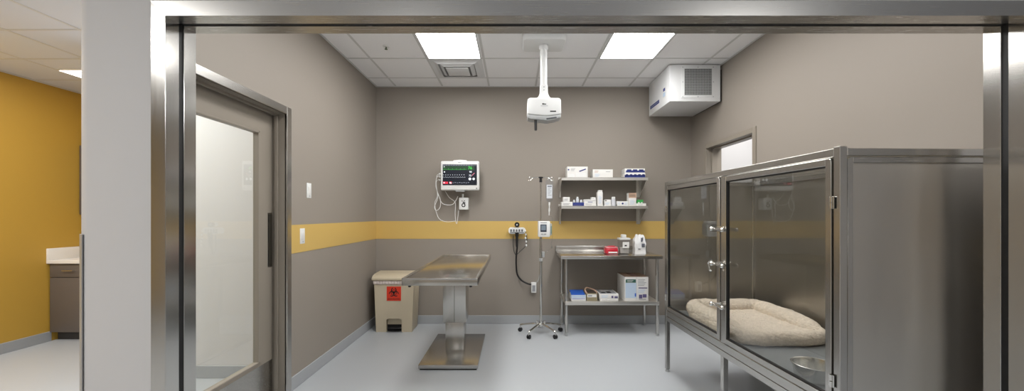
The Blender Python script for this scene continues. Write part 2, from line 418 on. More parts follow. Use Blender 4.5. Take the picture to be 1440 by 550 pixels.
# ------------------------------------------------------------------ ceiling-hung white device
YP = 3.80
px = wx(764.5, YP)
t = empty('ceiling_projector', (px, YP, ZC), label='white rounded device hung from the ceiling on a white pole', cat='projector')
def rpoly(x0, z0, x1, z1, r, n=6):
    out = []
    for cx_, cz_, a in ((x1-r, z1-r, 0), (x0+r, z1-r, PI/2), (x0+r, z0+r, PI), (x1-r, z0+r, 1.5*PI)):
        for k in range(n+1): out.append((cx_+r*math.cos(a+k*PI/2/n), cz_+r*math.sin(a+k*PI/2/n)))
    return out
MB().prism(rpoly(-.205, -.15, .205, .15, .05), 'z', -.062, 0, .012).build('ceiling_plate', M_wp, t)
zt = 2.565-ZC
MB().cyl((0, 0, -.062), (0, 0, zt+.05), .034, n=28).build('pole', M_wp, t)
MB().cyl((0, 0, -.062), (0, 0, -.105), .046, .043, n=28, bev=.004).cyl((0, 0, -.14), (0, 0, -.155), .038, n=28, bev=.002).build('collar', M_wp, t)
b = MB()
b.prism([(-.036, zt+.14), (.036, zt+.14), (.038, zt+.06), (.052, zt+.025), (.085, zt-.005), (-.085, zt-.005), (-.052, zt+.025), (-.038, zt+.06)], 'y', -.036, .036, .008)
b.m(1).cyl((0, -.040, zt+.115), (0, -.034, zt+.115), .006).cyl((0, -.040, zt+.085), (0, -.034, zt+.085), .006)
b.build('yoke', [M_wp, M_gp], t)
zb = zt-.215
MB().prism([(-.162, zb+.06)]+[(-.160+.03-.03*math.cos(a), zt-.03+.03*math.sin(a)) for a in [k*PI/2/6 for k in range(7)]]+[(.160-.03+.03*math.sin(a), zt-.03+.03*math.cos(a)) for a in [k*PI/2/6 for k in range(7)]]+[(.162, zb+.06), (.09, zb+.048), (0, zb+.042), (-.08, zb+.05)], 'y', -.08, .06, .012).build('housing', M_wp, t)
lw = [(-.160, zb+.058), (-.08, zb+.048), (0, zb+.040), (.09, zb+.046), (.160, zb+.058), (.158, zb+.026), (.10, zb+.006), (.03, zb-.004), (-.06, zb+.006), (-.13, zb+.012), (-.158, zb+.024)]
MB().prism(lw, 'y', -.078, .058, .006).build('lower_shell', M_gp, t)
MB().cyl((-.080, -.05, zb+.01), (-.080, -.05, zb-.092), .0135, n=18, bev=.003).build('probe', M_blackp, t)
MB().box((.055, -.0825, zb+.078), (.112, -.0795, zb+.090), .001, 1).build('display_strip', M_blackp, t)
MB().box((.020, -.0805, zb+.012), (.118, -.0765, zb+.026), .001, 1, rot=Matrix.Rotation(math.radians(-8), 3, 'Y')).build('vent_slot', mat('dark_grey', (74, 76, 78), .5), t)
b = MB().box((-.020, -.0822, zb+.148), (-.004, -.08, zb+.160), .001, 1).box((-.002, -.0822, zb+.148), (.004, -.08, zb+.158)).box((.006, -.0822, zb+.148), (.017, -.08, zb+.156))
b.m(1).box((-.034, -.0822, zb+.134), (.034, -.08, zb+.137))
b.build('maker_mark', [M_ink, M_cardg], t)

# ------------------------------------------------------------------ boxy air unit in the corner
AY0, AY1, AX0, AX1, AZ0 = 4.41, 5.09, 1.763, 2.335, 2.728
t = empty('air_purifier', ((AX0+AX1)/2, (AY0+AY1)/2, AZ0), label='large white boxy air unit mounted high in the room corner', cat='air unit')
hx, hy, hz = (AX1-AX0)/2, (AY1-AY0)/2, ZC-.008-AZ0
MB().box((-hx, -hy, 0), (hx, hy, hz), .006).build('housing', M_wenamel, t)
gx0, gx1, gz0_, gz1_ = -.25, .14, .06, .40      # grille plate
gx0, gx1 = wx(958, AY0)-(AX0+AX1)/2, wx(1004.5, AY0)-(AX0+AX1)/2
gz0_, gz1_ = wz(138, AY0)-AZ0, wz(93, AY0)-AZ0
gr = MB().box((gx0, -hy-.006, gz0_), (gx1, -hy+.002, gz1_), .003).build('grille_plate', M_wenamel, t)
ix0, ix1, iz0, iz1 = gx0+.035, gx1-.035, gz0_+.035, gz1_-.035
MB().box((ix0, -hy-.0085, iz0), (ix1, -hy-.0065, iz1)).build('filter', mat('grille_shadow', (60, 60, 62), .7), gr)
b = MB()
n = 17
for k in range(n+1):
    x = ix0+(ix1-ix0)*k/n; b.box((x-.0022, -hy-.011, iz0), (x+.0022, -hy-.007, iz1))
n = 16
for k in range(n+1):
    z = iz0+(iz1-iz0)*k/n; b.box((ix0, -hy-.0125, z-.0022), (ix1, -hy-.0085, z+.0022))
b.build('grille_mesh', M_gp, gr)
for x in (gx0+.015, (gx0+gx1)/2, gx1-.015):
    for z in (gz0_+.014, (gz0_+gz1_)/2, gz1_-.014):
        if not (x == (gx0+gx1)/2 and z == (gz0_+gz1_)/2): MB().cyl((x, -hy-.008, z), (x, -hy-.005, z), .005, n=10).build('screw', M_cardg, gr)
MB().box((-hx-.002, -.02, .075), (-hx+.001, .285, .115)).m(1).box((-hx-.0026, .0, .092), (-hx-.001, .265, .098)).build('warning_label', [M_blue, M_cardg], t)
MB().box((-hx-.002, -.225, .085), (-hx+.001, -.135, .205)).m(1).box((-hx-.0026, -.21, .165), (-hx-.001, -.15, .2)).m(2).box((-hx-.0026, -.215, .10), (-hx-.001, -.145, .15)).build('rating_label', [M_card, M_blue, M_pale], t)
MB().box((hx, -hy+.03, .01), (hx+.027, hy-.02, hz-.05)).build('gap_shade_strip', M_blackp, t)  # black strip stands in for the shade of the gap beside the wall

# ------------------------------------------------------------------ patient monitor on the back wall
YM = 5.03
t = empty('patient_monitor', (wx(647.3, YM), YM, wz(268, YM)), label='white patient monitor with dark waveform screen on the back wall', cat='monitor')
W2, Hm = .2465, .375
b = MB().box((-W2, -.045, 0), (W2, .045, Hm), .018, 3)
b.prism([(-.10, Hm-.01), (-.08, Hm+.012), (0, Hm+.018), (.08, Hm+.012), (.10, Hm-.01)], 'y', -.03, .03, .004)
b.build('housing', M_wp, t)
sc = MB().box((-W2+.028, -.0475, .065), (W2-.028, -.044, Hm-.045)).build('screen', M_screen, t)
ys = -.0482
sx0, sx1, sz0, sz1 = -W2+.030, W2-.030, .067, Hm-.047
b = MB(); b.m(0).box((sx0, ys, sz1-.014), (sx1, ys+.001, sz1-.010)); b.m(4)
for k in range(12): x = sx0+.005+k*.032; b.box((x, ys-.0002, sz1-.009), (x+.018, ys+.001, sz1-.005))
b.m(1).box((sx0, ys+.0003, sz1-.072), (sx1-.03, ys+.001, sz1-.02))
b.m(2).tube([(sx0+.30*k/90, ys, sz1-.062+(.014 if k % 15 == 7 else -.004 if k % 15 == 8 else 0)) for k in range(91)], .0008, 5)
b.m(3).tube([(sx0+.29*k/90, ys, sz1-.165+.010*max(0, math.sin(k*.75))) for k in range(91)], .0008, 5)
b.m(3)
for k in range(10): b.box((sx0+.006+k*.029, ys, sz1-.135), (sx0+.012+k*.029, ys+.001, sz1-.128))
b.m(5)
for k, wd in ((0, .04), (1, .022), (2, .03)): b.box((sx0+.004+k*.040, ys, sz0+.016), (sx0+.004+k*.040+wd, ys+.001, sz0+.042))
b.m(3).box((sx0+.010, ys-.0004, sz0+.022), (sx0+.024, ys, sz0+.036)).box((sx0+.085, ys-.0004, sz0+.020), (sx0+.098, ys, sz0+.038)).box((sx0+.102, ys-.0004, sz0+.017), (sx0+.110, ys, sz0+.034))
b.m(4)
for k in range(8): b.box((sx0+.122+k*.028, ys, sz0+.024+.004*(k % 2)), (sx0+.140+k*.028, ys+.001, sz0+.031+.004*(k % 2)))
b.m(3).cyl((sx1-.088, ys+.001, sz0+.078), (sx1-.088, ys, sz0+.078), .017).cyl((sx1-.040, ys+.001, sz0+.078), (sx1-.040, ys, sz0+.078), .015)
b.m(3).box((sx0+.012, ys, sz1-.034), (sx0+.024, ys+.001, sz1-.022)).box((sx0+.014, ys, sz1-.100), (sx0+.028, ys+.001, sz1-.088))
b.m(6).tube([(sx1-.062+.03*k/20, ys, sz1-.140+.03*k/20+.006*math.sin(k)) for k in range(21)], .0012, 5)
b.build('waveforms', [E_grey, E_dgreen, E_green, E_white, E_grey, E_red, E_pink], sc)
RX = (PI/2, 0, 0)
text('76', .052, (sx1-.085, ys, sz1-.045), RX, E_green, sc, 'reading')
text('98', .032, (sx1-.080, ys, sz1-.095), RX, E_white, sc, 'reading')
text('75', .034, (sx1-.085, ys, sz1-.142), RX, E_white, sc, 'reading')
MB().box((-.022, -.0465, Hm-.026), (.006, -.0445, Hm-.018)).box((.008, -.0465, Hm-.026), (.020, -.0445, Hm-.020)).build('maker_mark', M_cardg, t)
MB().box((W2-.040, -.0465, .020), (W2-.026, -.0445, .032)).build('power_button', M_ink, t)
MB().box((-.012, .03, .10), (.012, YB-YM-.001, .30), .003).box((-.07, YB-YM-.02, .06), (.07, YB-YM-.001, .34), .004).box((-.055, -.035, -.016), (.060, .035, .002), .004).build('wall_mount', M_gp, t)
# cables hanging from the monitor
b = MB()
def rel(px_, py_, Y=5.10): v = P(px_, py_, Y); return (v.x-t.location.x, v.y-t.location.y, v.z-t.location.z)
for pts in ([(619, 246), (614, 250), (613, 262), (616, 276), (611, 291), (614, 296), (619, 291), (619, 280), (615, 272)],
            [(619, 252), (613.5, 256), (615, 275), (611.5, 285), (613, 297), (618, 308), (628, 312), (640, 311)],
            [(616, 272), (622, 286), (635, 288), (641, 282), (644, 276)],
            [(626, 269), (632, 278), (640, 285), (640, 300), (641, 312), (642.5, 314), (644, 304), (645, 296)],
            [(622, 244), (615, 246), (614, 251)]):
    b.tube(bez([rel(*p) for p in pts], 8), .0034, 8)
for q in ((617.5, 244.5), (617.5, 249), (617.5, 253.5)):
    v = Vector(rel(*q, 5.06)); b.cyl(v, v+Vector((.03, -.01, 0)), .009, n=10)
b.build('sensor_cable', M_wp, t)

# small module hung below the monitor
ym = 5.14
t = empty('cuff_module', (wx(652.5, ym), ym, wz(295, ym)), label='small white box with black coiled symbol below the patient monitor', cat='medical module')
MB().box((-.060, -.05, 0), (.060, YB-ym-.001, .158), .008).cyl((-.012, -.03, .150), (-.012, -.03, .205), .013).build('housing', M_wp, t)
b = MB(); b.ring((0, 0, .058), .014, .026, -.052, -.0495).cyl((.0, -.052, .095), (.0, -.0495, .095), .010).box((-.026, -.052, .108), (-.012, -.0495, .118)).box((.002, -.052, .112), (.020, -.0495, .120)).box((.012, -.052, .060), (.022, -.0495, .100))
b.build('emblem', M_ink, t)

# ------------------------------------------------------------------ light switches on the left wall
def switch(Y, z, label):
    t = empty('light_switch', (XL, Y, z), label=label, cat='switch')
    MB().box((0, -.037, -.066), (.006, .037, .066), .002).build('cover_plate', M_wp, t)
    MB().box((.005, -.017, -.034), (.010, .017, .034), .0015).m(1).box((.0098, -.008, -.052), (.0105, .008, -.046)).build('rocker', [M_card, M_cardg], t)
switch(3.485, 1.665, 'white wall switch plate on the taupe wall above the gold band')
switch(3.375, 1.266, 'white wall switch plate set on the gold band')

# ------------------------------------------------------------------ wall diagnostic station
yd = 5.13
t = empty('diagnostic_station', (wx(727, yd), yd, wz(329, yd)), label='small wall-mounted diagnostic set with round gauge and hanging black cord', cat='medical station')
dY = YB-.0035-yd
MB().prism(rpoly(-.112, .0, .112, .085, .035), 'y', -.03, dY, .008).build('cradle', M_wp, t)
b = MB()
for k in range(5): b.box((-.088+k*.036, -.034, .03), (-.066+k*.036, -.029, .062), .003)
b.box((-.09, -.034, .012), (.09, -.029, .024), .003)
b.build('control_panel', mat('slate_grey_plastic', (104, 106, 108), .4), t)
b = MB().ring((0, 0, .122), .012, .032, -.04, .0); b.m(1).cyl((0, -.03, .122), (0, dY, .122), .028)
b.m(1).cyl((0, -.042, .122), (0, -.03, .122), .008)
b.build('gauge', [M_blackp, M_wp], t)
b = MB().cyl((.0, -.045, .0), (.0, -.045, -.17), .019, .015, bev=.004).cyl((.0, -.045, .02), (.0, -.045, -.03), .024)
b.build('handpiece', M_blackp, t)
def relt(px_, py_, Y=5.12): v = P(px_, py_, Y); return (v.x-t.location.x, v.y-t.location.y, v.z-t.location.z)
MB().tube(bez([relt(*p) for p in ((727, 330), (727.5, 345), (726, 360), (726, 375), (727.5, 386), (733, 394), (742, 399), (747, 400))], 10), .0115, 10).build('black_cord', M_blackp, t)
b = MB().tube(bez([relt(*p) for p in ((722, 331), (721.5, 345), (725, 358), (733, 352), (739, 346), (741, 336), (739.5, 328))], 10), .0045, 8)
b.build('thin_cord', mat('dark_grey_cord', (70, 69, 67), .5), t)
b = MB()
for k, (qx, qy) in enumerate(((738.5, 325), (739.5, 330), (739, 335), (740, 340), (740, 345))): b.sphere(relt(qx, qy, 5.10), .012, (1, 1, 1.3), 10)
b.build('dangling_clip', M_wp, t)
yo = 5.16
t2 = empty('power_adapter', (wx(750.5, yo), yo, wz(411.5, yo)), label='white power adapter on the wall below the diagnostic set', cat='adapter')
MB().box((-.034, -.03, 0), (.034, YB-yo-.001, .132), .006).build('housing', M_wp, t2)
MB().box((-.020, -.0315, .02), (.020, -.0295, .10), .001, 1).build('rating_label', M_cardg, t2)
b = MB()
def rel2(px_, py_, Y=5.15): v = P(px_, py_, Y); return tuple(v-t2.location)
b.tube(bez([rel2(*p) for p in ((753, 399), (757, 394), (759, 386))], 10), .0055, 8); b.build('adapter_cord', M_gp, t2)

# ------------------------------------------------------------------ IV pole
YI = 4.775
ox = wx(760.5, YI)
t = empty('iv_pole', (ox, YI, 0), label='chrome IV pole on five black casters left of the steel bench', cat='IV pole')
MB().cyl((0, 0, .10), (0, 0, 1.20), .0165, n=20).build('lower_tube', M_chrome, t)
MB().cyl((0, 0, 1.20), (0, 0, 1.885), .0095, n=16).build('upper_tube', M_chrome, t)
MB().cyl((0, 0, .88), (0, 0, .92), .021, bev=.003).box((.015, -.012, .93), (.045, .012, 1.0), .004).build('height_lock', M_gp, t)
MB().cyl((0, 0, .085), (0, 0, .15), .028, .022, bev=.004).cyl((-.045, -.01, .10), (-.045, -.01, .16), .013, bev=.003).cyl((.045, -.01, .10), (.045, -.01, .16), .013, bev=.003).build('hub', M_chrome, t)
for k in range(5):
    a = math.radians(-90+36+72*k); d = Vector((math.cos(a), math.sin(a), 0)); R = .262
    lg = MB().tube(bez([d*.015+Vector((0, 0, .115)), d*.10+Vector((0, 0, .112)), d*.19+Vector((0, 0, .097)), d*(R-.012)+Vector((0, 0, .085)), d*R+Vector((0, 0, .075))], 6), .0125, 10).cyl(d*R+Vector((0, 0, .045)), d*R+Vector((0, 0, .085)), .009, n=10).build('leg', M_chrome, t)
    s = Vector((-d.y, d.x, 0))
    b = MB()
    for q in (-1, 1): b.cyl(d*R+s*(q*.005)+Vector((0, 0, .026)), d*R+s*(q*.019)+Vector((0, 0, .026)), .026, n=18, bev=.004)
    b.m(1).box(d*R+Vector((-.010, -.010, .036)), d*R+Vector((.010, .010, .056)), .003)
    b.build('caster', [M_blackp, M_gp], lg)
MB().cyl((0, 0, 1.845), (0, 0, 1.905), .019, .015, bev=.003).cyl((0, 0, 1.895), (0, 0, 1.912), .030, bev=.004).build('hook_clamp', M_blackp, t)
for s in (-1, 1):
    pts = [(s*.01, 0, 1.900), (s*.06, 0, 1.905), (s*.10, 0, 1.895), (s*.125, 0, 1.870), (s*.150, 0, 1.868), (s*.155, 0, 1.892), (s*.138, -.004, 1.908), (s*.115, -.006, 1.896), (s*.107, -.006, 1.878)]
    MB().tube(bez(pts, 6), .0045, 8).build('hook', M_chrome, t)

# infusion pump clamped on the pole
yp = YI-.075
t = empty('infusion_pump', (wx(766, yp), yp, wz(333, yp)), label='white infusion pump with grey screen clamped on the IV pole', cat='infusion pump')
MB().box((-.082, -.06, 0), (.060, .04, .188), .010).build('housing', M_wp, t)
MB().box((-.056, -.0625, .060), (.018, -.059, .150), .003).m(1).box((-.046, -.0632, .080), (.008, -.062, .140)).build('pump_display', [mat('dark_bezel', (44, 50, 66), .35), mat('lcd_grey', (120, 132, 142), .3)], t)
MB().box((-.056, -.0625, .165), (.020, -.059, .175)).build('maker_mark', M_cardg, t)
for x0 in (-.050, -.016): MB().box((x0, -.0625, .025), (x0+.03, -.059, .042), .002).build('pump_button', M_gp, t)
MB().box((.060, -.05, .02), (.082, .03, .160), .006).m(1).box((.068, -.053, .04), (.079, -.049, .13), .001).build('side_door', [M_gp, mat('teal_plastic', (96, 134, 126), .4)], t)
MB().box((-.035, .04, .07), (-.005+.035, .062, .12), .004).build('pole_clamp', M_blackp, t)

# IV bag
yb = YI-.004
hk = ox+.107
t = empty('iv_bag', (hk-.006, yb-.03, 1.862), label='clear IV fluid bag hanging from the IV pole hook', cat='IV bag')
bg = bmesh.new()
outline = [(-.012, .035), (-.030, .010), (-.045, -.005), (-.048, -.05), (-.047, -.20), (-.040, -.235), (-.012, -.262), (.012, -.262), (.040, -.235), (.047, -.20), (.048, -.05), (.045, -.005), (.030, .010), (.012, .035)]
MB().prism(outline, 'y', -.013, .013, .006).build('bag_film', M_bag, t)
b = MB().box((-.034, -.0155, -.215), (.034, -.0135, -.05), .001, 1)
b.m(1)
for k in range(7): b.box((-.020, -.0162, -.078-k*.017), (.024-.008*(k % 3), -.0152, -.072-k*.017))
b.m(2).box((-.024, -.0162, -.073), (.028, -.0152, -.063))
b.build('bag_print', [mat('bag_print_pale', (206, 210, 216), .5), M_cardg, mat('slate_print', (92, 98, 112), .5)], t)
b = MB().cyl((0, 0, -.26), (0, 0, -.30), .010, bev=.002).cyl((0, 0, -.30), (0, 0, -.335), .006).cyl((0, 0, -.335), (-.002, 0, -.375), .010, .009, bev=.002).cyl((-.002, 0, -.375), (-.004, 0, -.42), .005)
b.build('drip_chamber', M_wp, t)
# tubing
def tt(px_, py_, Y=yb): return tuple(P(px_, py_, Y))
o = MB().tube(bez([(hk-.010, yb-.03, 1.425), (hk+.03, yb, 1.42), (hk+.032, yb-.01, 1.33), (hk+.03, yb-.02, 1.16), (hk+.02, yb-.02, 1.10), (hk+.025, yb-.01, 1.05), (ox+.055, yb-.02, .99), (ox+.045, yb-.02, .91)], 8), .003, 8).sphere((hk+.026, yb-.015, 1.055), .011, (1, 1, 1.5), 10).build('iv_tubing', M_cgl)
tag(o, 'thin clear IV line running below the infusion pump along the pole', 'tubing')

# ------------------------------------------------------------------ wall shelves
SX0, SX1 = wx(789.5, 4.87), wx(911.5, 4.87)
sm, sw = (SX0+SX1)/2, (SX1-SX0)/2
def shelf(z, label):
    t = empty('wall_shelf', (sm, 5.035, z), label=label, cat='shelf', group='steel wall shelves')
    y0, y1 = -.165, .164
    MB().box((-sw, y0, -.006), (sw, y1, 0), .001, 1).box((-sw, y0, -.036), (sw, y0+.004, -.001), .001, 1).box((-sw, y1-.003, -.004), (sw, y1, .03), .001, 1).build('shelf_board', M_shelf, t)
    for s in (-1, 1):
        x = s*(sw-.008); b = MB()
        b.prism([(y0+.01, -.006), (y1, -.006), (y1, -.235), (y1-.02, -.235)], 'x', x-.002, x+.002)
        xa, xb = (x-.038, x+.002) if s > 0 else (x-.002, x+.024)
        b.box((xa, y1-.003, -.235), (xb, y1, -.006))
        b.build('bracket', M_shelf, t)
    return t
ZS1, ZS2 = 1.915, 1.560
shelf(ZS1, 'upper of the two steel wall shelves above the bench')
shelf(ZS2, 'lower of the two steel wall shelves above the bench')

GP = 'boxes and bottles on the wall shelves'
def carton(name, px0, px1, py0, Y, base, depth, label, m, prints=(), cat='box', group=GP, extra=None, rz=0):
    """a printed carton whose front face spans the pixel columns px0..px1 and reaches up to row py0 at distance Y"""
    x0, x1 = wx(px0, Y), wx(px1, Y); w_, h_ = x1-x0, wz(py0, Y)-base
    t = empty(name, ((x0+x1)/2, Y+depth/2, base), rz, label=label, cat=cat, group=group)
    MB().box((-w_/2, -depth/2, 0), (w_/2, depth/2, h_), .0025).build('carton', m, t)
    if prints:
        mats = []; b = MB()
        for u0, v0, u1, v1, mm in prints:
            if mm not in mats: mats.append(mm)
            b.m(mats.index(mm)).box((-w_/2+u0*w_, -depth/2-.0012-.0002*mats.index(mm), v0*h_), (-w_/2+u1*w_, -depth/2+.0005, v1*h_))
        b.build('print', mats, t)
    if extra: extra(t, w_, h_, depth)
    return t
def lines(u0, v0, u1, v1, n, mm):
    return [(u0, v0+(v1-v0)*(k+.2)/n, u0+(u1-u0)*(.75+.25*((k*7) % 3)/2), v0+(v1-v0)*(k+.55)/n, mm) for k in range(n)]
yu = 4.91
def diag(t, w_, h_, d):
    MB().box((w_*.08, -d/2-.0014, h_*.62), (w_*.42, -d/2+.0005, h_*.72), rot=Matrix.Rotation(math.radians(-20), 3, 'Y')).build('blue_syringe_picture', M_blue, t)
    MB().cyl((-w_*.43, -d/2-.0014, h_*.72), (-w_*.43, -d/2, h_*.72), .010).build('dot_mark', M_blue, t)
carton('supply_box', 797.5, 826.5, 234.3, yu, ZS1, .17, 'white carton with blue diagonal mark on the upper shelf', M_card, lines(.18, .60, .40, .88, 3, M_cardg)+[(.06, .05, .36, .36, M_wp), (.42, .08, .92, .45, M_wp)]+lines(.44, .1, .85, .4, 3, M_cardg), extra=diag)
carton('supply_box', 833.8, 861.8, 238.3, yu, ZS1, .16, 'low white carton in the middle of the upper shelf', M_card, lines(.08, .62, .30, .88, 2, M_tan)+lines(.65, .66, .94, .82, 1, M_cardg)+lines(.10, .1, .35, .5, 3, M_pale))
carton('glove_box', 878.5, 907.5, 243.4, yu, ZS1, .17, 'blue and white glove box, lower of its stack on the upper shelf', M_card, [(0, .05, .99, .6, M_blue)]+[(.05+.2*k, .35, .17+.2*k, .75, M_blue) for k in range(5)])
carton('glove_box', 878.8, 907.0, 237.0, yu, wz(243.4, yu)+.0012, .17, 'blue and white glove box, topmost of its stack on the upper shelf', M_card, [(.05, .12, .99, .55, M_blue)]+[(.10+.3*k, .45, .32+.3*k, .8, M_blue) for k in range(3)])
yl = 4.90
b1 = carton('supply_box', 789.6, 805.3, 283.9, yl, ZS2, .12, 'flat white carton at the left end of the lower shelf, beneath a smaller carton', M_card, lines(.15, .2, .85, .8, 2, M_cardg))
carton('supply_box', 792, 801.3, 277.2, yl+.01, wz(283.9, yl)+.001, .08, 'small white carton stacked on a flat carton at the left end', M_card, lines(.2, .3, .8, .7, 2, M_cardg))
carton('instrument_tray', 805.6, 821.2, 284.8, yl, ZS2, .11, 'low navy tray holding small white items on the lower shelf', M_blue, lines(.06, .1, .9, .5, 1, M_purple), cat='tray')
def bottle(px0, px1, py0, Y, base, label, prof, mats, cat='bottle', group=GP, name='bottle'):
    r = (wx(px1, Y)-wx(px0, Y))/2; h_ = wz(py0, Y)-base
    t = empty(name, (wx((px0+px1)/2, Y), Y+r, base), label=label, cat=cat, group=group)
    MB().lathe([(a*r, c*h_) for a, c in prof[0]], n=28).build('bottle_body', mats[0], t)
    MB().lathe([(a*r, c*h_) for a, c in prof[1]], n=28).build('bottle_cap', mats[1], t)
    return t, r, h_
BP = ([(0, 0), (.9, 0), (1, .03), (1, .62), (.9, .72), (.55, .78), (.5, .84), (0, .84)], [(0, .83), (.62, .83), (.64, .86), (.64, .98), (.6, 1), (0, 1)])
bottle(810.2, 814.5, 276.8, yl+.03, wz(284.8, yl)+.001, 'small clear bottle standing in the navy tray', BP, (mat('frosted_plastic', (206, 210, 214), .3), M_wp))
for qx, qy, lb in ((804.8, 281.5, 'small white vial at the left rim of the navy tray'), (817.5, 281.5, 'small white vial standing in the navy tray right of the clear bottle')):
    o = MB().cyl((0, 0, 0), (0, 0, .03), .014, .012, bev=.003).cyl((0, 0, .03), (0, 0, .036), .007).build('small_vial', M_wp, None, (wx(qx if qx > 806 else 807.6, yl+.03), yl+.05, wz(284.8, yl)+.001))
    tag(o, lb, 'vial', GP)
carton('supply_box', 821.5, 838.2, 280.5, yl, ZS2, .12, 'white carton with grey print right of the navy tray', M_card, lines(.3, .5, .85, .75, 1, M_blue)+lines(.1, .15, .8, .4, 2, M_cardg)+[(.0, .8, .99, .86, M_cardg)])
carton('supply_box', 831.6, 837.8, 277.6, yl+.02, wz(280.5, yl)+.001, .07, 'tiny white carton stacked on the grey-printed carton', M_card, lines(.2, .3, .8, .7, 1, M_cardg))
b0 = carton('tall_carton', 840.3, 847.6, 270.3, yl, ZS2, .075, 'tall slim white carton standing on the lower shelf', M_card, lines(.2, .15, .8, .75, 7, M_pale))
carton('cap_carton', 841.4, 847.0, 267.6, yl+.008, wz(270.3, yl)+.001, .05, 'small white lid box resting on the tall slim carton', M_card, lines(.2, .3, .8, .7, 1, M_cardg))
carton('supply_box', 850, 859.2, 280.8, yl, ZS2, .09, 'small cube-shaped white carton with dark corner print on the lower shelf', M_card, [(.06, .78, .35, .9, M_ink)]+lines(.15, .15, .8, .6, 3, M_pale))
bottle(860.4, 866.2, 276.9, yl, ZS2, 'white capped bottle on the lower shelf', ([(0, 0), (.9, 0), (1, .03), (1, .68), (.92, .74), (.8, .78), (0, .78)], [(0, .77), (.84, .77), (.86, .8), (.84, .98), (.78, 1), (0, 1)]), (mat('milky_plastic', (206, 208, 214), .35), M_wp))
def blob(t, w_, h_, d): MB().cyl((0, -d/2-.0014, h_*.5), (0, -d/2, h_*.5), .012).build('dot_mark', M_blue, t)
carton('supply_box', 867.6, 883.6, 283.0, yl, ZS2, .11, 'long white carton with a blue round mark on the lower shelf', M_card, lines(.05, .2, .3, .8, 2, M_pale)+lines(.66, .2, .95, .8, 2, M_pale), extra=blob)
carton('tall_carton', 884.2, 894.8, 271.5, yl, ZS2, .09, 'tall carton with a tan top on the lower shelf', M_card, [(0, .62, .999, .999, M_tan), (.1, .7, .9, .9, M_kraft)]+lines(.15, .1, .8, .5, 4, M_pale))
carton('supply_box', 895.2, 908.6, 286.0, yl, ZS2, .11, 'flat white carton under a green box at the right end', M_card, lines(.1, .3, .8, .7, 1, M_cardg))
carton('supply_box', 896.2, 904.6, 281.2, yl+.01, wz(286.0, yl)+.001, .08, 'small green box lying on a flat white carton', M_green, [(.12, .05, .4, .35, M_card), (.6, .05, .88, .35, M_card)])

# ------------------------------------------------------------------ steel workbench
TY0, TY1 = 4.60, 5.19
TZ = wz(359.8, TY0)
BX0, BX1 = wx(788.8, TY0), wx(932.5, TY0)
bm_, bw = (BX0+BX1)/2, (BX1-BX0)/2
t = empty('workbench', (bm_, (TY0+TY1)/2, 0), label='stainless steel workbench with backsplash and undershelf along the back wall', cat='bench')
hd = (TY1-TY0)/2
b = MB().box((-bw, -hd, TZ-.040), (bw, hd, TZ), .004).box((-bw, hd-.018, TZ-.01), (bw, hd, wz(345.5, TY1)), .004)
b.build('worktop', M_steelh, t)
lx = (wx(796.7, 4.66)-bm_, wx(925.2, 4.66)-bm_)
for x in lx:
    for y in (4.664-.0-(TY0+TY1)/2+.016, hd-.05):
        lg = MB().cyl((x, y, .03), (x, y, TZ-.038), .0195, n=20).build('leg', M_steel, t)
        MB().cyl((x, y, 0), (x, y, .035), .016, .021, n=18, bev=.003).build('foot', M_gp, lg)
zu = wz(424, 4.66)
MB().box((lx[0]-.015, -hd+.055, zu-.045), (lx[1]+.015, hd-.035, zu), .004).build('undershelf', M_shelf, t)

GB = 'supplies on the bench undershelf'
ysf = 4.69
def flaps(m_in, m_edge):
    def f(t, w_, h_, d):
        # open, slanting torn lid
        b = MB().prism([(-d/2, h_), (d/2, h_+.028), (d/2, h_+.034), (-d/2, h_+.005)], 'x', -w_/2, w_/2-.01)
        b.build('open_flap', m_in, t)
        b = MB().box((-w_/2-.001, -d/2-.001, h_*.60), (w_/2+.001, -d/2+.002, h_*.66)); b.build('stripe', m_edge, t)
    return f
carton('wipes_pack', 803.5, 824.0, 415.0, ysf, zu, .16, 'blue and white pack at the left end of the undershelf', M_card, [(.0, .55, .99, .95, M_pale), (.05, .34, .95, .42, M_brblue)], cat='pack', group=GB, extra=flaps(M_brblue, M_brblue))
t = carton('glove_pack', 825.2, 840.0, 413.0, ysf, zu, .16, 'khaki bag with an open top on the undershelf between the blue pack and white trays', M_olive, [(.05, .5, .92, .9, M_card), (.1, .6, .5, .8, M_cardg)], cat='bag', group=GB)
b = MB()
b.tube(bez([(-.06, -.078, .088), (-.075, -.03, .115), (-.05, .03, .135), (.0, .05, .125), (.05, .0, .11), (.064, -.06, .092)], 6), .009, 8)
b.build('rolled_rim', M_tan, t)
MB().prism([(-.055, -.06), (.055, -.06), (.04, .05), (-.06, .05)], 'z', .089, .100).build('opening', mat('dark_brown', (58, 48, 40), .8), t)
t = carton('tray_box', 843.8, 869.5, 420.2, ysf, zu, .26, 'white tray carton, lower of the stack of two on the undershelf', M_card, lines(.1, .3, .5, .7, 1, M_cardg), group=GB)
t = carton('tray_box', 843.2, 870.0, 413.5, ysf, wz(420.2, ysf)+.001, .27, 'white carton with grey-printed top, upper of the stack of two on the undershelf', M_card, [(.62, .1, .72, .6, M_purple), (.78, .1, .95, .5, M_purple)]+lines(.1, .2, .5, .8, 2, M_pale), group=GB)
hb = wz(413.5, ysf)-wz(420.2, ysf)-.001
b = MB().box((-.10, -.12, hb-.001), (.095, .12, hb+.002)); b.m(1).box((-.08, -.10, hb+.0015), (-.03, -.03, hb+.0028)).box((-.01, -.09, hb+.0015), (.04, .02, hb+.0028)).m(2).box((-.06, .02, hb+.0015), (.08, .05, hb+.0028)).box((-.07, .07, hb+.0015), (.04, .09, hb+.0028))
b.build('top_print', [M_cardg, M_ink, M_card], t)
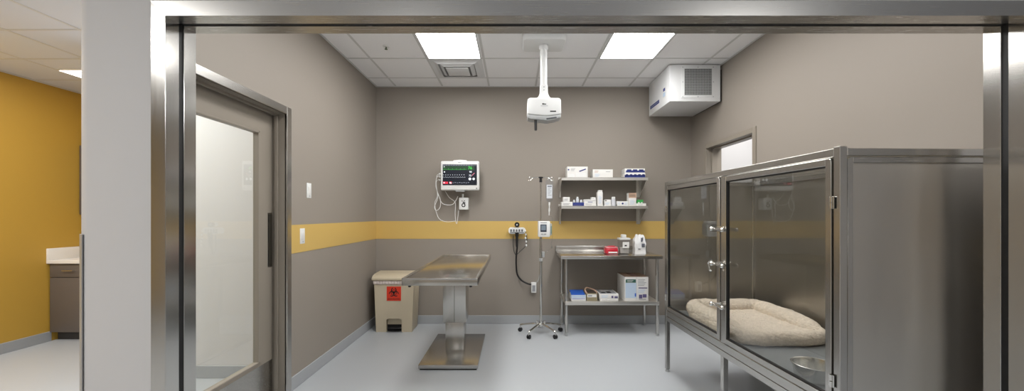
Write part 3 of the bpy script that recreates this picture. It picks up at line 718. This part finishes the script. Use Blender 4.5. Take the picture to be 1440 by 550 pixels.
t = carton('supply_carton', 878.6, 911.8, 389.6, ysf, zu, .34, 'big white carton with green and purple print at the right of the undershelf', M_card,
           [(.04, .76, .47, .90, M_dgreen), (.03, .12, .48, .75, M_pale), (.42, .18, .48, .32, M_brblue), (.49, .03, .495, .99, M_cardg), (.58, .52, .95, .56, M_purple), (.60, .10, .74, .26, M_purple), (.76, .14, .92, .28, M_purple), (.6, .05, .9, .08, M_cardg)]+lines(.56, .62, .9, .92, 5, M_cardg)+lines(.56, .34, .9, .5, 2, M_pale)+lines(.1, .79, .4, .88, 2, M_card), group=GB)
w_, h_ = wx(911.8, ysf)-wx(878.6, ysf), wz(389.6, ysf)-zu
b = MB().box((-w_/2+.004, -.166, h_-.001), (w_/2-.004, .166, h_+.002)); b.m(1).box((-.025, -.166, h_+.0015), (.03, .166, h_+.003)).m(2).box((-.11, -.10, h_+.0015), (-.05, .1, h_+.003))
b.build('lid_flap', [M_kraft, mat('packing_tape', (142, 104, 92), .4), M_tan], t)

# items on the worktop
GW = 'containers on the worktop'
yt = 4.84
x0, x1 = wx(850, yt), wx(868, yt)
t = empty('sharps_tub', ((x0+x1)/2, yt, TZ+.0012), label='low red tub with a white label on the bench top', cat='tub', group=GW)
w_ = (x1-x0)/2
MB().box((-w_, -.06, 0), (w_, .06, .072), .018, 3).build('tub_body', M_redt, t)
MB().box((-w_*.9, -.055, .070), (w_*.95, .055, .088), .008, 3).m(1).box((-w_*.5, -.03, .086), (w_*.6, .03, .098), .005).build('tub_lid', [mat('pink_lid', (216, 130, 136), .35), M_redt], t)
MB().box((-w_*.55, -.0625, .012), (w_*.8, -.0595, .030)).build('tub_label', M_card, t)
x0, x1 = wx(869.3, yt), wx(884.8, yt); w_ = (x1-x0)/2
t = empty('sharps_container', ((x0+x1)/2, yt, TZ+.0012), label='clear jug-like container with white label in the middle of the bench top', cat='container', group=GW)
b = MB().prism([(-w_*.88, 0), (w_*.88, 0), (w_*.98, .175), (-w_*.98, .175)], 'y', -.055, .055, .010); b.build('container_body', M_cgl, t)
MB().box((-w_*.80, -.046, .006), (w_*.80, .046, .085), .008).build('contents', mat('grey_contents', (172, 166, 158), .6, noise_amt=.2, noise_scale=60), t)
MB().box((-w_, -.06, .174), (w_, .06, .196), .006).box((-w_*.45, -.035, .195), (w_*.35, .035, .238), .008).build('container_lid', M_wp, t)
MB().box((-w_*.42, -.0585, .075), (w_*.75, -.0555, .148)).m(1).box((-.005, -.0592, .095), (.022, -.0583, .112)).build('container_label', [M_card, M_blackp], t)
x0, x1 = wx(890, yt), wx(907.5, yt); w_ = (x1-x0)/2
t = empty('supply_bag', ((x0+x1)/2, yt, TZ+.0012), label='crumpled white bag with grey print at the right of the bench top', cat='bag', group=GW)
bm = bmesh.new(); bmesh.ops.create_cube(bm, size=1); bmesh.ops.subdivide_edges(bm, edges=bm.edges, cuts=9, use_grid_fill=True)
for v in bm.verts:
    z = (v.co.z+.5); k = 1-.30*max(0, z-.75)/.25-.03*math.sin(z*9)
    fy = (1-.75*max(0, z-.55)/.45)
    v.co = Vector((v.co.x*2*w_*.86*k, v.co.y*.11*fy, z*.235))
    nv = noise.noise_vector(v.co*26)*.008
    v.co += nv*min(1, z*3)
    if z > .9: v.co.z += .004*math.sin(v.co.x*150)
    v.co.z = max(0, v.co.z)
b = MB(); b._merge(bm); b.build('bag_body', mat('white_poly', (226, 226, 226), .4, bump=.3, bump_scale=60), t, ang=25)
b = MB().box((.004, -.068, .150), (.018, -.0555, .200)).box((.022, -.066, .165), (.028, -.055, .205)).box((.012, -.068, .085), (.05, -.0555, .13), .004).box((-.03, -.068, .06), (-.004, -.0555, .068))
b.build('bag_print', mat('slate_ink', (96, 100, 110), .5), t)
MB().box((w_*.70, -.05, 0), (w_*.98, .06, .205), .006).build('clear_side_pocket', M_cgl, t)

# ------------------------------------------------------------------ biohazard bin
ybn = 4.83
t = empty('step_on_bin', (wx(554, ybn), ybn, 0), label='beige step-on waste bin with orange biohazard sticker in the corner', cat='waste bin')
hwb, hwt, db = wx(579, ybn)-wx(554, ybn), wx(582, ybn)-wx(554, ybn), .30
hb = wz(395, ybn)
b = MB(); tb = bmesh.new()
def ringv(z, wf, y0, y1): return [tb.verts.new(p) for p in ((-wf, y0, z), (wf, y0, z), (wf, y1, z), (-wf, y1, z))]
# tapered body with pedal arch cut in front: front face split into arch polygon
nh, nw = .165, .095
A = [(-hwb-.002, 0), (-nw, 0)]+[(-nw+.03*(1-math.cos(a)), nh-.03+.03*math.sin(a)) for a in [k*PI/2/5 for k in range(6)]]+[(nw-.03*(1-math.sin(a)), nh-.03+.03*math.cos(a)) for a in [k*PI/2/5 for k in range(6)]]+[(nw, 0), (hwb+.002, 0), (hwt, hb), (-hwt, hb)]
b.prism(A, 'y', 0, .09)
b.prism([(-hwb, 0), (hwb, 0), (hwt, hb), (-hwt, hb)], 'y', .088, db, .010, 2)
b.build('bin_body', M_beige, t)
MB().box((-nw+.004, .04, .012), (nw-.004, .088, nh-.01)).m(1).box((-nw+.004, .036, .005), (nw-.004, .041, .085)).build('pedal_recess', [M_beige, M_dark], t)
MB().box((-.070, -.035, .04), (.088, .05, .056), .005, rot=Matrix.Rotation(math.radians(-10), 3, 'X')).build('pedal', M_blackp, t)
b = MB().box((-hwt-.010, -.012, hb-.045), (hwt+.006, .05, hb+.006), .010, 3)
for k in range(14): x = -hwt+.01+k*(2*hwt-.02)/13; b.sphere((x, -.010, hb-.020), .016, (1.1, .5, 1.3), 8)
b.build('bin_liner', M_liner, t)
zl = hb+.004
lid = [(-hwt-.022, zl), (hwt+.012, zl), (hwt+.014, zl+.04), (hwt, zl+.055), (-hwt-.01, zl+.055), (-hwt-.024, zl+.035)]
b = MB().prism([(-.03, zl), (db+.01, zl), (db+.012, zl+.055), (db-.01, zl+.085), (.07, zl+.075), (.0, zl+.060), (-.032, zl+.03)], 'x', -hwt-.024, hwt+.014, .012, 3)
b.build('bin_lid', M_beige, t)
sx, sz = wx(554, ybn)-t.location.x, wz(413, ybn)
st = MB().box((-.088, -.004, sz-.088), (.088, .002, sz+.088)).build('biohazard_sticker', M_red, t)
b = MB()
yy0, yy1 = -.0052, -.0038
for k in range(3):
    a = PI/2+k*2*PI/3; c = (math.cos(a)*.030, 0, sz+.014+math.sin(a)*.030)
    b.ring(c, .024, .034, yy0, yy1, a+.45, a+2*PI-.45, 30)
b.ring((0, 0, sz+.014), .030, .036, yy0-.0003, yy1, 0, 2*PI)
b.ring((0, 0, sz+.014), .008, .016, yy0-.0006, yy1)
b.build('biohazard_symbol', M_ink, st)
text('BIOHAZARD', .026, (0, -.0045, sz-.066), RX, M_ink, st)

# ------------------------------------------------------------------ steel exam table
ETY0, ETY1, ETZ = 2.97, 4.73, .968
ex0, ex1 = -.850, -.272
t = empty('exam_table', ((ex0+ex1)/2, 4.115, 0), label='stainless steel exam table on a lifting column in the middle of the floor', cat='exam table')
tx = t.location.x; ty = t.location.y
hw = (ex1-ex0)/2; ya, yb_ = ETY0-ty, ETY1-ty
e = .020
b = MB().box((-hw, ya, ETZ-.058), (hw, yb_, ETZ-.010), .004)
rim = MB()
for lo, hi in (((-hw, ya), (hw, ya+e)), ((-hw, yb_-e), (hw, yb_)), ((-hw, ya+e), (-hw+e, yb_-e)), ((hw-e, ya+e), (hw, yb_-e))):
    rim.box((*lo, ETZ-.014), (*hi, ETZ), .003)
b.build('table_top', mat('table_steel', (190, 186, 178), .20, 1, rvar=.008, noise_scale=30, stretch=(.25, 9, 9)), t); rim.build('raised_rim', M_steelh, t)
cxm = -.609-tx
yc0, yc1 = 4.04-ty, 4.26-ty
MB().box((cxm-.118, yc0-.006, .335), (cxm+.118, yc1+.01, ETZ-.056), .004).build('outer_column', M_steel, t)
MB().box((cxm-.095, yc0+.008, .04), (cxm+.095, yc1-.004, .345), .004).build('inner_column', M_steel, t)
MB().box((cxm-.002, yc0-.0075, .34), (cxm+.002, yc0-.005, ETZ-.06)).build('column_seam', mat('seam_grey', (96, 94, 90), .5, .8), t)
MB().box((-.887-tx, 3.64-ty, .014), (-.331-tx, 4.60-ty, .050), .004).build('base_plate', M_steel, t)
MB().box((-.875-tx, 3.652-ty, 0), (-.343-tx, 4.59-ty, .016)).build('base_skirt', M_black, t)
for px_ in (576, 662):
    MB().cyl((wx(px_, 3.02)-tx, 3.02-ty, ETZ-.058), (wx(px_, 3.02)-tx, 3.02-ty, ETZ-.077), .012, n=14, bev=.003).build('knob', M_blackp, t)

# ------------------------------------------------------------------ animal cage
CA = math.radians(1.7)
cg = empty('animal_cage', (1.463, 1.752, 0), CA, label='tall stainless steel animal cage with two glass doors on the right', cat='animal cage')
L, D, ZT, ZD = 1.885, .845, 1.752, .565
TW = .035
def leg(x, y, z1, foot=True):
    lg = MB().box((x, y, .025), (x+TW, y+TW, z1), .002, 1).build('leg', M_steel, cg)
    MB().cyl((x+TW/2, y+TW/2, 0), (x+TW/2, y+TW/2, .028), .020, .012, n=16, bev=.002).build('foot', M_gp, lg)
leg(0, 0, ZT+.006); leg(0, L-TW, ZT); leg(D-TW, 0, ZT); leg(D-TW, L-TW, ZT)
ymid = .928
leg(0, ymid-.004, .478); leg(D-TW, ymid-.004, .478)
b = MB()
for x in (0, D-TW):
    b.box((x, TW, ZT-.038), (x+TW, L-TW, ZT), .002, 1)               # top rails
    b.box((x, TW, .475), (x+TW, L-TW, .515), .002, 1)                # base rails
    b.box((x+.001, TW, .518), (x+TW-.001, L-TW, .568), .002, 1)
for y in (0, L-TW):
    b.box((TW, y, ZT-.036), (D-TW, y+TW, ZT-.003), .002, 1)
    b.box((TW, y, .475), (D-TW, y+TW, .515), .002, 1); b.box((TW, y+.001, .518), (D-TW, y+TW-.001, .568), .002, 1)
b.box((.001, ymid-.006, .568), (TW-.001, ymid+.030, ZT-.038), .002, 1)
b.build('cage_frame', M_steely, cg)
MB().box((TW-.004, TW-.004, ZD-.02), (D-.01, L-.01, ZD)).build('deck', M_deck, cg)
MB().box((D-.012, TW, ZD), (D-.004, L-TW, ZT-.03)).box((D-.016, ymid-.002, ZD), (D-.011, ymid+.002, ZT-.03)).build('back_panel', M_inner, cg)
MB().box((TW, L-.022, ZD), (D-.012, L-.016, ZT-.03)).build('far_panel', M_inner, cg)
MB().box((TW-.01, TW, ZT-.012), (D-.006, L-TW, ZT-.004)).build('unseen_clear_roof', glass('added_roof_clear', (.95, .95, .95), 1.49), cg)  # unseen roof, made clear to let light reach the bed
# near end: framed steel sheet
MB().box((TW+.02, .016, ZD-.06), (D-.03, .022, ZT-.06)).build('end_panel', M_panel, cg)
b = MB()
z0_, z1_ = ZD-.045, ZT-.042
b.prism([(TW+.004, z0_), (TW+.030, z0_), (TW+.030, z1_-.0), (TW+.018, z1_), (TW+.004, z1_-.012)], 'y', .004, .022, .0015, 1)
b.build('end_stile', M_steel, cg)
MB().box((D-TW-.03, .004, z0_), (D-TW-.004, .022, z1_), .002, 1).build('end_stile', M_steel, cg)
MB().box((TW+.030, .0045, z0_), (D-TW-.03, .0215, z0_+.03), .002, 1).build('end_rail', M_steelh, cg)
b = MB().box((TW+.030, .0045, z1_-.026), (D-TW-.03, .0215, z1_), .002, 1)
b.build('end_rail', M_steelh, cg)
# doors
def door(y0, y1, hinge_near):
    s = .033; z0, z1 = .577, ZT-.043
    dr = empty('door', (0, 0, 0)); dr.parent = cg
    b = MB()
    def st(ya, yb2, near):   # stile with a rounded shoulder
        if near: poly = [(ya, z0), (yb2, z0), (yb2, z1), (ya+.012, z1), (ya+.003, z1-.006), (ya, z1-.018)]
        else: poly = [(ya, z0), (yb2, z0), (yb2, z1-.018), (yb2-.003, z1-.006), (yb2-.012, z1), (ya, z1)]
        b.prism(poly, 'x', -.006, .022, .0015, 1)
    st(y0, y0+s, True); st(y1-s, y1, False)
    b.build('door_stile', M_steel, dr); b = MB()
    b.box((-.0055, y0+s, z0), (.0215, y1-s, z0+s), .002, 1)
    b.build('door_rail', M_steely, dr)
    MB().box((-.0055, y0+s, z1-s), (.0215, y1-s, z1), .002, 1).build('door_rail', M_steely, dr)
    e = .007
    g2 = MB()
    for lo, hi in (((y0+s, z0+s), (y0+s+e, z1-s)), ((y1-s-e, z0+s), (y1-s, z1-s)), ((y0+s+e, z0+s), (y1-s-e, z0+s+e)), ((y0+s+e, z1-s-e), (y1-s-e, z1-s))):
        g2.box((.001, *lo), (.018, *hi))
    g2.build('glazing_seal', M_black, dr)
    MB().box((.008, y0+s, z0+s), (.014, y1-s, z1-s)).build('door_pane', M_glass, dr)
    for zz in (1.505, .690):
        yh = y0-.004 if hinge_near else y1+.004
        MB().cyl((-.010, yh, zz-.028), (-.010, yh, zz-.002), .006, n=12).cyl((-.010, yh, zz+.002), (-.010, yh, zz+.028), .006, n=12).box((-.009, yh-.014, zz-.028), (-.005, yh+.014, zz+.028), .001, 1).build('hinge', M_chrome, dr)
    return dr
d_near = door(TW+.006, ymid-.010, True)
d_far = door(ymid+.034, L-TW-.004, False)
# latches on the centre post
def latch(z, lever):
    b = MB().box((-.012, ymid-.030, z-.018), (-.005, ymid+.052, z+.018), .002, 1)
    b.cyl((-.005, ymid+.045, z), (-.052, ymid+.045, z), .009, n=14, bev=.002).sphere((-.055, ymid+.045, z), .016, (1, 1, 1), 14)
    b.cyl((-.040, ymid+.04, z), (-.040, ymid-.055, z-.004), .010, .013, n=14, bev=.003)
    b.sphere((-.040, ymid-.060, z-.004), .0155, (1, 1.1, 1), 14)
    if lever: b.tube(bez([(-.052, ymid+.05, z+.02), (-.062, ymid+.075, z), (-.055, ymid+.07, z-.045), (-.045, ymid+.06, z-.055)], 6), .007, 10)
    b.build('latch', M_chrome, d_near)
latch(1.352, False); latch(1.110, True); latch(.830, False)

# fleece bed in the cage
bx0, by0 = 1.545, 2.60
bd = empty('pet_bed', (1.835, 3.03, ZD+.001), CA, label='cream fleece pet bed with raised bolster inside the cage', cat='pet bed')
BW, BL = .36, .44        # half width / half length
def fuzz(o_bm, amp=.005):
    for v in o_bm.verts:
        n1 = noise.noise_vector(v.co*120)+noise.noise_vector(v.co*230)*.6; n2 = noise.noise_vector(v.co*16)
        v.co += n1*amp+n2*amp*.7
NR, NT = 110, 440
tb = bmesh.new(); rows = []
def sup(a, p=4.0):
    c_, s_ = math.cos(a), math.sin(a)
    k = (abs(c_)**p+abs(s_)**p)**(-1/p); return c_*k, s_*k
for i in range(NR+1):
    u = i/NR
    if u < .78: r = u/.78*.90; z = .064-.018*math.cos(min(1, r)*PI)
    else:
        a = (u-.78)/.22*PI; r = .90+.10*math.sin(a); z = .052+.048*math.cos(a)
        if a > PI/2: r = .93+.07*math.sin(a)
    rows.append([tb.verts.new((sup(2*PI*k/NT)[0]*r*BW, sup(2*PI*k/NT)[1]*r*BL, max(.004, z))) for k in range(NT)])
for A, B in zip(rows, rows[1:]):
    for k in range(NT): tb.faces.new((A[k], A[(k+1) % NT], B[(k+1) % NT], B[k]))
bmesh.ops.remove_doubles(tb, verts=tb.verts, dist=1e-4)
tb.faces.new([v for v in rows[-1] if v.is_valid])
bmesh.ops.recalc_face_normals(tb, faces=tb.faces); fuzz(tb)
for v in tb.verts: v.co.z = max(v.co.z, .002)
b = MB(); b._merge(tb); b.build('cushion', M_fleece, bd, ang=180)
path = bez([(-BW+.12, -BL+.13, .050), (-BW+.09, -BL+.22, .062), (-BW+.075, -.05, .080), (-BW+.074, BL-.20, .082), (-BW+.10, BL-.095, .083), (-BW+.2, BL-.068, .084), (0, BL-.066, .084), (BW-.2, BL-.068, .084), (BW-.10, BL-.095, .083), (BW-.07, BL-.20, .083), (BW-.068, -.05, .080), (BW-.075, -BL+.19, .066), (BW-.10, -BL+.12, .050)], 24)
N = len(path); rad = [.067*min(1, .42+.58*math.sin(min(1, min(k, N-1-k)/44)*PI/2))*(1+.03*math.sin(k*.27)) for k in range(N)]
q = MB().tube(path, rad, 72); fuzz(q.bm)
for v in q.bm.verts: v.co.z = max(v.co.z, .003)
q.build('bolster', M_fleece, bd, ang=180)

# steel bowl
t = empty('pet_bowl', (1.622, 2.10, ZD+.0012), label='round stainless steel pet bowl on the cage deck near the door', cat='bowl')
prof = [(0, .004), (.080, .004), (.086, .0), (.092, .003), (.095, .012), (.102, .060), (.105, .076), (.111, .079), (.112, .083), (.108, .085), (.102, .082), (.099, .066), (.090, .016), (.078, .010), (0, .010)]
MB().lathe(prof, n=64).build('bowl_shell', M_bowl, t)

# ------------------------------------------------------------------ corridor furniture
ycab = 4.475
t = empty('base_cabinet', (-4.85, ycab+.30, 0), label='brown-grey base cabinet standing against the mustard wall', cat='cabinet')
hw = .455
MB().box((-hw, -.28, .10), (hw, .34, .890)).build('carcass', M_cab, t)
MB().box((-hw, -.22, 0), (hw, .34, .10)).build('toe_kick', mat('dark_toe', (70, 66, 63), .6), t)
for x0, x1 in ((-hw, -.002), (.002, hw)):
    d = MB().box((x0+.003, -.302, .735), (x1-.003, -.28, .887), .002).build('drawer', M_cab, t)
    MB().tube([((x0+x1)/2-.06, -.302, .812), ((x0+x1)/2-.06, -.325, .812), ((x0+x1)/2+.06, -.325, .812), ((x0+x1)/2+.06, -.302, .812)], .0055, 8).build('handle', M_chrome, d)
    d = MB().box((x0+.003, -.302, .105), (x1-.003, -.28, .728), .002).build('door', M_cab, t)
t = empty('countertop', (-4.85, ycab+.30, .8915), label='white countertop with raised side splash on the corridor cabinet', cat='countertop')
MB().box((-.468, -.325, 0), (.47, .34, .038), .003).build('counter_slab', M_counter, t)
MB().box((-.468, -.325, .038), (-.448, .34, .172), .003).box((-.448, .32, .038), (.47, .34, .172), .003).build('side_splash', M_counter, t)
t = empty('wall_cabinet', (-4.86, 4.955, 1.45), label='dark wall cabinet above the white countertop, only its edge showing', cat='cabinet')
MB().box((-.45, -.15, 0), (.45, .163, .85)).build('carcass', M_cab, t)
for x0, x1 in ((-.45, -.002), (.002, .45)): MB().box((x0+.002, -.172, .002), (x1-.002, -.15, .848), .002).build('door', M_cab, t)
# stainless corner guard on the wall end
b = MB()
b.prism([(-1.7240, 1.5655), (-1.7430, 1.5755), (-1.7560, 1.588), (-1.7590, 1.5855), (-1.7450, 1.5725), (-1.7250, 1.5625)], 'z', 0, 1.372)
o = b.build('corner_guard', mat('dull_aluminium', (178, 178, 178), .45, .45)); tag(o, 'narrow stainless corner guard on the end of the white wall', 'corner guard')

# ------------------------------------------------------------------ lights
def area(name, loc, sx_, sy_, power, col=(1, .99, .975), rot=(0, 0, 0)):
    l = bpy.data.lights.new(name, 'AREA'); l.shape = 'RECTANGLE'; l.size = sx_; l.size_y = sy_; l.energy = power; l.color = col
    o = bpy.data.objects.new(name, l); C.objects.link(o); o.location = loc; o.rotation_euler = rot
    return o
for x, y, p in ((-4.95, 2.5, 44), (-3.0, -.5, 54), (-.9, -1.05, 12), (2.0, -1.05, 44)):
    area('corridor_lamp', (x, y, ZCC-.012), .6, 1.2, p)
for x in (-.64, 1.22): area('exam_lamp', (x, 2.12, ZC-.012), .58, .58, 17)
area('hall_lamp', (-3.1, 2.6, ZCC-.012), .6, .6, 36)
area('side_room_lamp', (3.0, 4.2, ZCC-.012), .6, 1.2, 29)
w = bpy.data.worlds.new('World'); scene.world = w; w.use_nodes = True
w.node_tree.nodes['Background'].inputs['Color'].default_value = (.9, .95, 1, 1)
w.node_tree.nodes['Background'].inputs['Strength'].default_value = .02

# ------------------------------------------------------------------ camera
cam = bpy.data.cameras.new('camera'); co = bpy.data.objects.new('camera', cam); C.objects.link(co)
co.location = (0, 0, HC); co.rotation_euler = (PI/2, 0, 0)
cam.sensor_fit = 'HORIZONTAL'; cam.sensor_width = 36; cam.lens = 36*F/1440
cam.shift_x = (720-CX)/1440; cam.shift_y = (CY-275)/1440
cam.clip_start = .05
scene.camera = co
vs = scene.view_settings
scene.display_settings.display_device = 'sRGB'
vs.view_transform = 'Standard'; vs.look = 'None'; vs.gamma = 1; vs.use_curve_mapping = False; vs.exposure = .12
try:
    scene.cycles.use_denoising = True; scene.cycles.max_bounces = 12; scene.cycles.transparent_max_bounces = 12
    scene.cycles.sample_clamp_indirect = 6; scene.cycles.caustics_reflective = True
except Exception: pass
